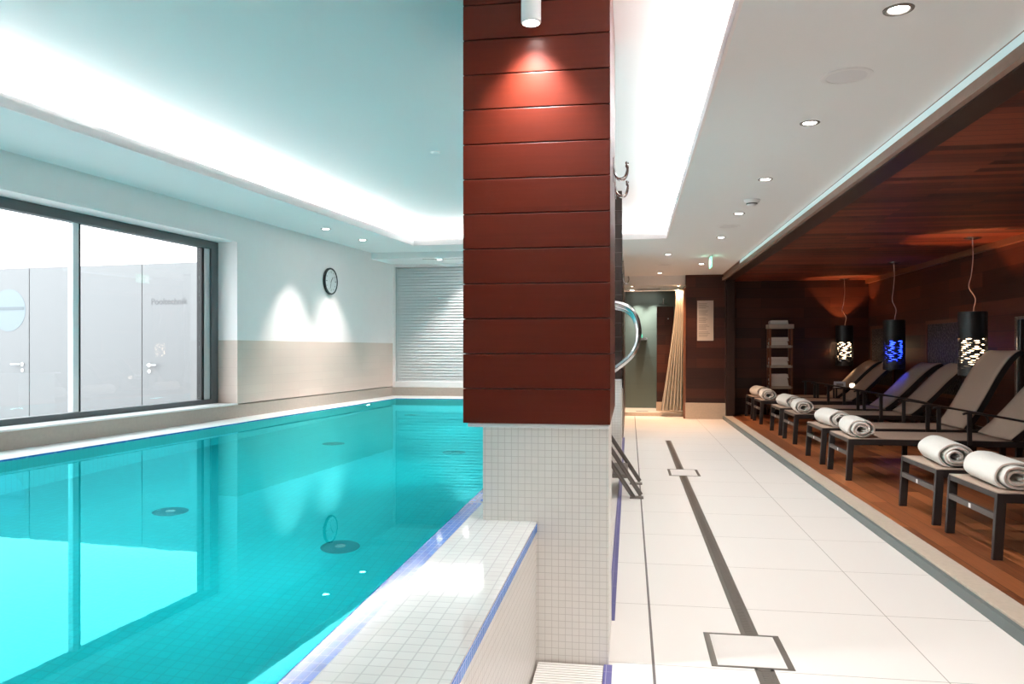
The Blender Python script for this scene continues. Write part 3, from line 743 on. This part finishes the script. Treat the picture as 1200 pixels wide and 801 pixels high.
tl = ['white rolled towel nearest the camera, cut by the right edge of the photo', 'white rolled towel on the second lounger from the camera',
      'white rolled towel on the third lounger from the camera', 'white rolled towel on the lounger with the steepest backrest',
      'cream rolled towel on the fifth lounger from the camera', 'cream rolled towel on the sixth lounger from the camera',
      'cream rolled towel on the second to last lounger', 'cream rolled towel on the farthest lounger']
twl = [make_towel(tl[0], 3), make_towel(tl[1], 11)]
for i in range(8):
    if i < 2: tw = twl[i]
    else:
        tw = copy_tree(twl[i % 2]); tw['label'] = tl[i]
    x, y_ = lpos[i]
    tw.location = (x+.19+(.03 if i % 2 else 0), y_+.02, ZD+.421); tw.rotation_euler = (0, 0, math.radians((-4, -6, -5, 3, -6, 4, -5, 5)[i]))

# ------------------------------------------------------------------ pendant lamps
def pendant(x, y_, label, glow, seed, light):
    rr = random.Random(seed)
    t = thing('pendant_lamp', label, 'pendant lamp', (x, y_, ZA), group='pendant lamps in the alcove')
    MB().lathe([(0, 0), (.095, 0), (.095, -.010), (.05, -.022), (.012, -.03), (0, -.03)], 28).build('canopy', steel, t, smooth=True)
    zs_, zb = -.905, -1.68                     # shade top and bottom
    wig = rr.uniform(-.01, .01)
    MB().tube(smoothpts([(0, 0, -.02), (.004, 0, -.25), (-.012, .006, -.45), (-.03+wig, .01, -.60), (.03, 0, -.74), (.012, 0, -.86), (0, 0, -1.0)], 8), .0065, 8).build('cable', cable_m, t, smooth=True)
    # woven shade: stacked ribbons of varying width; slits open between them over the middle
    m = MB(); r = .158; nth = 132; rows = 33; hz = (zs_-zb)/rows
    bounds = []
    for i in range(rows+1):                    # every seam between two ribbons has its own row of lens-shaped slits
        f = i/rows
        op = 0 if f < .42 else (1.0 if f < .62 else max(0, 1.0-(f-.62)*2.0))
        bounds.append((op, rr.choice((6, 7, 8)), rr.uniform(0, 6.28), rr.uniform(0, 6.28), rr.choice((3, 4, 5))))
    def gap(b, a):
        op, k, p, p2, k2 = bounds[b]
        if op <= 0: return -.05*hz
        return hz*(op*.28*max(0, math.sin(k*a+p+.5*math.sin(k2*a+p2)))**.6 - .05)
    for i in range(rows):
        zc = zs_ - (i+.5)*hz
        ro = r + (.003 if i % 2 else 0); prev = None; first = None
        for k in range(nth):
            a = 2*PI*k/nth; ca, sa = math.cos(a), math.sin(a)
            wv_ = hz*.10*math.sin(5*a+i*1.7) if bounds[i][0] > 0 else 0
            zt_, zl_ = zc+hz*.5-gap(i, a), zc-hz*.5+gap(i+1, a)
            if zt_-zl_ < hz*.08: zt_, zl_ = zc+hz*.04, zc-hz*.04
            zt_ += wv_; zl_ += wv_
            q = [m.bm.verts.new((ca*ro, sa*ro, zl_)), m.bm.verts.new((ca*ro, sa*ro, zt_)), m.bm.verts.new((ca*(ro-.006), sa*(ro-.006), zt_)), m.bm.verts.new((ca*(ro-.006), sa*(ro-.006), zl_))]
            if prev:
                for e in range(4): m.bm.faces.new((prev[e], q[e], q[(e+1) % 4], prev[(e+1) % 4]))
            else: first = q
            prev = q
        for e in range(4): m.bm.faces.new((prev[e], first[e], first[(e+1) % 4], prev[(e+1) % 4]))
    bmesh.ops.recalc_face_normals(m.bm, faces=m.bm.faces)
    m.build('lamp_shade', shade_m, t)
    MB().lathe([(0, -1.195), (.105, -1.195), (.118, -1.21), (.118, -1.53), (.10, -1.55), (0, -1.55)], 28).build('diffuser', glow, t, smooth=True)
    add_light('bulb', 'POINT', (0, 0, -1.12), 34 if light else 1.5, light or (.06, .1, 1), t, shadow_soft_size=.03)
    MB().tube([(0, 0, -.93), (0, 0, -1.08)], .018, 12).build('lamp_holder', shade_m, t, smooth=True)
    return t
pendant(4.125, 10.09, 'nearest of three black perforated pendant lamps, glowing warm white', warm_glow, 1, (1, .40, .14))
pendant(4.08, 12.76, 'middle pendant lamp in the alcove, its slits glowing blue', blue_glow, 2, None)
pendant(4.10, 15.64, 'farthest black perforated pendant lamp, glowing warm near the end wall', warm_glow, 3, (1, .40, .14))

# ------------------------------------------------------------------ wall panels of the alcove
def wpanel(y0, y1, z0, z1, label):
    t = thing('relief_panel', label, 'wall panel', (XB, (y0+y1)/2, (z0+z1)/2), group=None)
    fw = .055
    MB().box(XB-.03, XB, y0-fw, y0, z0-fw, z1+fw).box(XB-.03, XB, y1, y1+fw, z0-fw, z1+fw).box(XB-.03, XB, y0, y1, z0-fw, z0).box(XB-.03, XB, y0, y1, z1, z1+fw).build('frame', mid_wood, t, world=True, bevel=.003)
    MB().box(XB-.02, XB, y0, y1, z0, z1).build('relief', relief_m, t, world=True)
wpanel(11.35, 12.85, .72, 1.76, 'dark textured stone panel on the alcove wall between nearest and middle lamps')
wpanel(14.45, 15.65, .72, 1.76, 'dark textured stone panel on the alcove wall between middle and farthest lamps')
t = thing('wall_mirror', 'tall dark glass panel with steel edge at the right end of the alcove wall', 'mirror', (XB, 9.4, 1.0))
MB().box(XB-.05, XB, 9.98, 10.04, .08, 1.77).box(XB-.05, XB, 8.7, 8.76, .08, 1.77).box(XB-.05, XB, 8.76, 9.98, 1.73, 1.77).build('frame', steel, t, world=True, bevel=.004)
MB().box(XB-.03, XB, 8.76, 9.98, .08, 1.73).build('glass', dark_glass, t, world=True)

# ------------------------------------------------------------------ towel shelf with folded towels
sx0, sx1, sy0, sy1 = 2.70, 3.14, 15.61, 15.91
t = thing('towel_shelf', 'narrow brown open shelf with pale boards full of folded towels', 'shelf', ((sx0+sx1)/2, (sy0+sy1)/2, ZD))
for (a, c) in ((sx0, sy0), (sx1-.035, sy0), (sx0, sy1-.035), (sx1-.035, sy1-.035)):
    MB().box(a, a+.035, c, c+.035, ZD, 1.86).build('post', mid_wood, t, world=True, bevel=.003)
shelf_white = plain('pale_shelf_board', (.42, .36, .31), .6)
SB = [1.865, 1.455, 1.065, .655, .26]
for z in SB:
    e = .02 if z == SB[0] else 0
    MB().box(sx0-e, sx1+e, sy0-e, sy1, z-(.085 if z == SB[0] else .055), z).build('shelf_board', shelf_white, t, world=True, bevel=.006)
def folded_towel(label):
    o = thing('folded_towel', label, 'towel', (0, 0, 0), group='folded towels on the narrow shelf')
    h_ = .078; m = MB(); L, Dp = .31, .26
    # folded stack of four layers joined by rounded fold at the left
    for k in range(4):
        z0 = k*h_/4; z1 = (k+1)*h_/4-.002
        m.box(-L/2+.006*(k % 2), L/2-.004*k, -Dp/2, Dp/2, z0, z1)
    ob = m.build('folds', towel_m, o, bevel=.008)
    MB().tube([(-L/2+.004, -Dp/2+.004, h_/2), (-L/2+.004, Dp/2-.004, h_/2)], h_/2-.002, 14, flat=1.).xf(Matrix.Translation((0, 0, 0))).build('rolled_edge', towel_m, o, smooth=True)
    return o
stack = [(0, 1, 'single folded towel lying on top of the narrow towel shelf'),
         (1, 2, None), (2, 2, None), (3, 3, None), (4, 2, None)]
tier = ['', 'on the highest inner shelf board', 'on the middle shelf board', 'on the lower shelf board', 'on the bottom shelf board']
pos_ = {2: ['lower folded towel', 'upper folded towel'], 3: ['bottom folded towel', 'middle folded towel', 'top folded towel']}
base = None
for si, n, lab in stack:
    for k in range(n):
        l_ = lab or ('%s of the pile %s' % (pos_[n][k], tier[si]))
        if base is None: base = o = folded_towel(l_)
        else: o = copy_tree(base); o['label'] = l_
        o.location = ((sx0+sx1)/2-.01+.008*math.sin(si*5+k*3), sy0+.15, SB[si]+.001+k*.0795)
        o.rotation_euler = (0, 0, .05*math.sin(si*3+k*7))

# small table with a card and a candle between the last loungers
t = thing('side_table', 'small dark side table between the two farthest loungers', 'table', (3.86, 14.695, ZD))
MB().box(-.19, .19, -.11, .11, .585, .61).build('table_top', frame_metal, t, bevel=.004)
for a in (-.17, .17):
    for c in (-.09, .09): MB().box(a-.014, a+.014, c-.014, c+.014, 0, .585).build('leg', frame_metal, t, bevel=.002)
t = thing('table_card', 'small white card standing on the side table', 'card', (3.76, 14.66, ZD+.61))
MB().hexa([(-.10, -.03, 0), (.10, -.03, 0), (.10, -.027, 0), (-.10, -.027, 0), (-.10, -.003, .11), (.10, -.003, .11), (.10, 0, .11), (-.10, 0, .11)]).hexa([(-.10, .027, 0), (.10, .027, 0), (.10, .03, 0), (-.10, .03, 0), (-.10, 0, .11), (.10, 0, .11), (.10, .003, .11), (-.10, .003, .11)]).build('folded_sheet', white_gloss, t)
MB().hexa([(-.06, -.0295, .03), (.06, -.0295, .03), (.06, -.0275, .03), (-.06, -.0275, .03), (-.06, -.0145, .075), (.06, -.0145, .075), (.06, -.0125, .075), (-.06, -.0125, .075)]).build('print', ink, t)
t = thing('tea_light', 'small glowing candle glass beside the card on the side table', 'candle', (3.97, 14.64, ZD+.61))
MB().lathe([(0, 0), (.03, 0), (.044, .02), (.046, .05), (.036, .075), (.033, .075), (.042, .05), (.040, .022), (.0, .012)], 20).build('glass_cup', candle_glow, t, smooth=True)

# notice on the end wall
t = thing('notice_board', 'tall pale paper notice on the dark wood end wall', 'notice', (1.477, 15.6, 1.94))
MB().box(1.321, 1.633, 15.588, 15.6, 1.545, 2.338).build('sheet', paper, t, world=True)
m_ = MB(); z = 2.27
i = 0
while z > 1.60:
    if i % 5 != 4: m_.box(1.35, 1.35+R.uniform(.13, .22), 15.5865, 15.588, z, z+.012)
    z -= .028; i += 1
m_.build('text_lines', ink, t, world=True)

# ------------------------------------------------------------------ shower
t = thing('shower_partition', 'dark wood panel standing in the shower opening left of the curtain', 'partition', (.74, 16.6, .075))
MB().box(.565, .92, 16.58, 16.63, .075, 2.28).build('panel', panel_wood_x, t, world=True, bevel=.003)
MB().box(.555, .93, 16.57, 16.64, .075, .26).build('plinth', stone_edge, t, world=True, bevel=.003)
MB().tube([(.80, 16.57, 2.02), (.80, 16.53, 2.02)], .012, 10).build('knob', chrome, t, world=True, smooth=True)
t = thing('curtain_rail', 'grey metal rail across the top of the shower opening', 'rail', (.5, 15.97, 2.56))
MB().tube([(-.1, 15.97, 2.575), (1.1, 15.97, 2.575)], .016, 12).build('rod', steel, t, world=True, smooth=True)
MB().box(-.1, .62, 16.02, 16.08, 2.585, 2.625).build('track', alu, t, world=True, bevel=.004)
m = MB(); nu, nv = 120, 26; vv = []
for j in range(nv+1):
    f = j/nv; z = 2.56 - f*2.43
    xl = .925 - .31*(f**1.4); xr = 1.085
    row = []
    for i in range(nu+1):
        u = i/nu; amp = (.022+.030*f)
        x = xl + (xr-xl)*u
        row.append(m.bm.verts.new((x+.006*math.cos(u*13*PI), 15.96+amp*math.sin(u*13*PI+.6*math.sin(f*3)), z)))
    vv.append(row)
uvl = m.bm.loops.layers.uv.new('UVMap')
for j in range(nv):
    for i in range(nu):
        f = m.bm.faces.new((vv[j][i], vv[j][i+1], vv[j+1][i+1], vv[j+1][i]))
        for lp, (a, c) in zip(f.loops, ((i, j), (i+1, j), (i+1, j+1), (i, j+1))): lp[uvl].uv = (a/nu, c/nv)
cu = m.build('shower_curtain', curtain_m, None, smooth=True)
sd = cu.modifiers.new('s', 'SOLIDIFY'); sd.thickness = .003
tag(cu, 'striped cream shower curtain drawn to the right and flaring at the hem', 'curtain')
t = thing('shower_shelf', 'small metal soap shelf on the green shower wall', 'shelf', (.27, 17.3, 1.58))
MB().box(.15, .38, 17.18, 17.3, 1.575, 1.59).box(.15, .38, 17.18, 17.19, 1.59, 1.63).build('basket', steel, t, world=True)
t = thing('soap_bottle', 'green soap bottle on the shower shelf', 'bottle', (.24, 17.24, 1.591))
MB().lathe([(0, 0), (.035, 0), (.037, .09), (.02, .12), (.014, .13), (0, .13)], 18).build('body', green_glass, t, smooth=True)
MB().lathe([(.014, .13), (.014, .16), (0, .16)], 12).build('cap', white_gloss, t, smooth=True)
t = thing('overhead_shower', 'round chrome shower head above the wood panel', 'shower head', (.72, 17.0, 2.35))
MB().lathe([(0, .02), (.03, .02), (.11, .008), (.11, 0), (0, 0)], 28).build('rose', chrome, t, smooth=True)
MB().tube([(0, 0, .015), (0, 0, .12), (0, .30, .12)], .012, 10).build('arm', chrome, t, smooth=True)
tag(MB().box(.13, .38, 16.25, 16.40, .0755, .078).build('shower_drain', slot_joint), 'dark slot drain in the beige shower step', 'drain')

# ------------------------------------------------------------------ under water
def inlet(x, y_, label):
    t = thing('pool_inlet', label, 'pool inlet', (x, y_, ZB), group='round inlets in the pool floor')
    MB().lathe([(0, .012), (.08, .012), (.105, .006), (.11, 0)], 32).build('cover', plain('inlet_cover', (.01, .20, .24), .4) if 'inlet_cover' not in MATS else MATS['inlet_cover'], t, smooth=True)
    MB().lathe([(.03, .016), (.03, .0125), (0, .0125)], 20).build('screw', steel, t)
for i, y_ in enumerate((4.15, 7.0, 9.7)): inlet(-1.62, y_, 'round inlet in the pool floor, %s of the row beside the column' % ('nearest', 'middle', 'farthest')[i])
for i, y_ in enumerate((4.55, 7.3, 10.1)): inlet(-2.92, y_, 'round inlet in the pool floor, %s of the row on the window side' % ('nearest', 'middle', 'farthest')[i])
def pool_lamp(x, y_, z, rz, label, glow, r=.13):
    t = thing('pool_lamp', label, 'underwater lamp', (x, y_, z), rz, group='underwater lamps')
    M_ = Matrix.Rotation(PI/2, 4, 'Y')
    MB().lathe([(r, .012), (r+.02, .012), (r+.03, 0)], 32).xf(M_).build('ring', steel, t, smooth=True)
    MB().lathe([(0, .010), (r, .010), (r, 0)], 32).xf(M_).build('lens', glow, t, smooth=True)
    if r > .1: add_light('pool_beam', 'SPOT', (.015, 0, 0), 42, (.85, 1, 1), t, (0, -PI/2+.05, 0), spot_size=math.radians(112), spot_blend=.9, shadow_soft_size=.08)
def leftx(y_): return -4.975 + (y_-YN)/(11.45-YN)*1.4
for i, y_ in enumerate((-1.2, 1.2, 3.6, 6.0, 8.4, 10.8)):
    pool_lamp(-.80, y_, .12, PI, 'underwater lamp on the walkway side wall of the pool, %s' % ('behind the viewpoint', 'just ahead of the viewpoint', 'below the foreground column', 'between the two columns', 'below the second column', 'next to the far wall')[i], pool_glow)
pool_lamp(leftx(10.45), 10.45, .30, -.1, 'small bright underwater lamp in the far left of the pool', spot_glow, .05)

# ------------------------------------------------------------------ world, camera, view
wd = bpy.data.worlds.new('sky'); sc.world = wd; wd.use_nodes = True
bg = wd.node_tree.nodes['Background']; bg.inputs[0].default_value = (.93, .97, 1, 1); bg.inputs[1].default_value = 1.9
cam = bpy.data.cameras.new('camera'); co = bpy.data.objects.new('camera', cam); COL.objects.link(co)
cam.sensor_width = 36; cam.lens = 27.0; cam.shift_y = 8.5/1200; cam.clip_start = .05
co.location = (0, 0, H); co.rotation_euler = (PI/2, 0, math.atan(138/900))
sc.camera = co
vs = sc.view_settings
sc.display_settings.display_device = 'sRGB'
vs.view_transform = 'Standard'; vs.look = 'None'; vs.exposure = 1.7; vs.gamma = 1; vs.use_curve_mapping = False
cy_ = sc.cycles
cy_.use_denoising = True
cy_.max_bounces = 12; cy_.diffuse_bounces = 8; cy_.glossy_bounces = 5; cy_.transmission_bounces = 6; cy_.transparent_max_bounces = 8
cy_.caustics_refractive = True; cy_.blur_glossy = 1.0; cy_.caustics_reflective = False
cy_.sample_clamp_indirect = 6
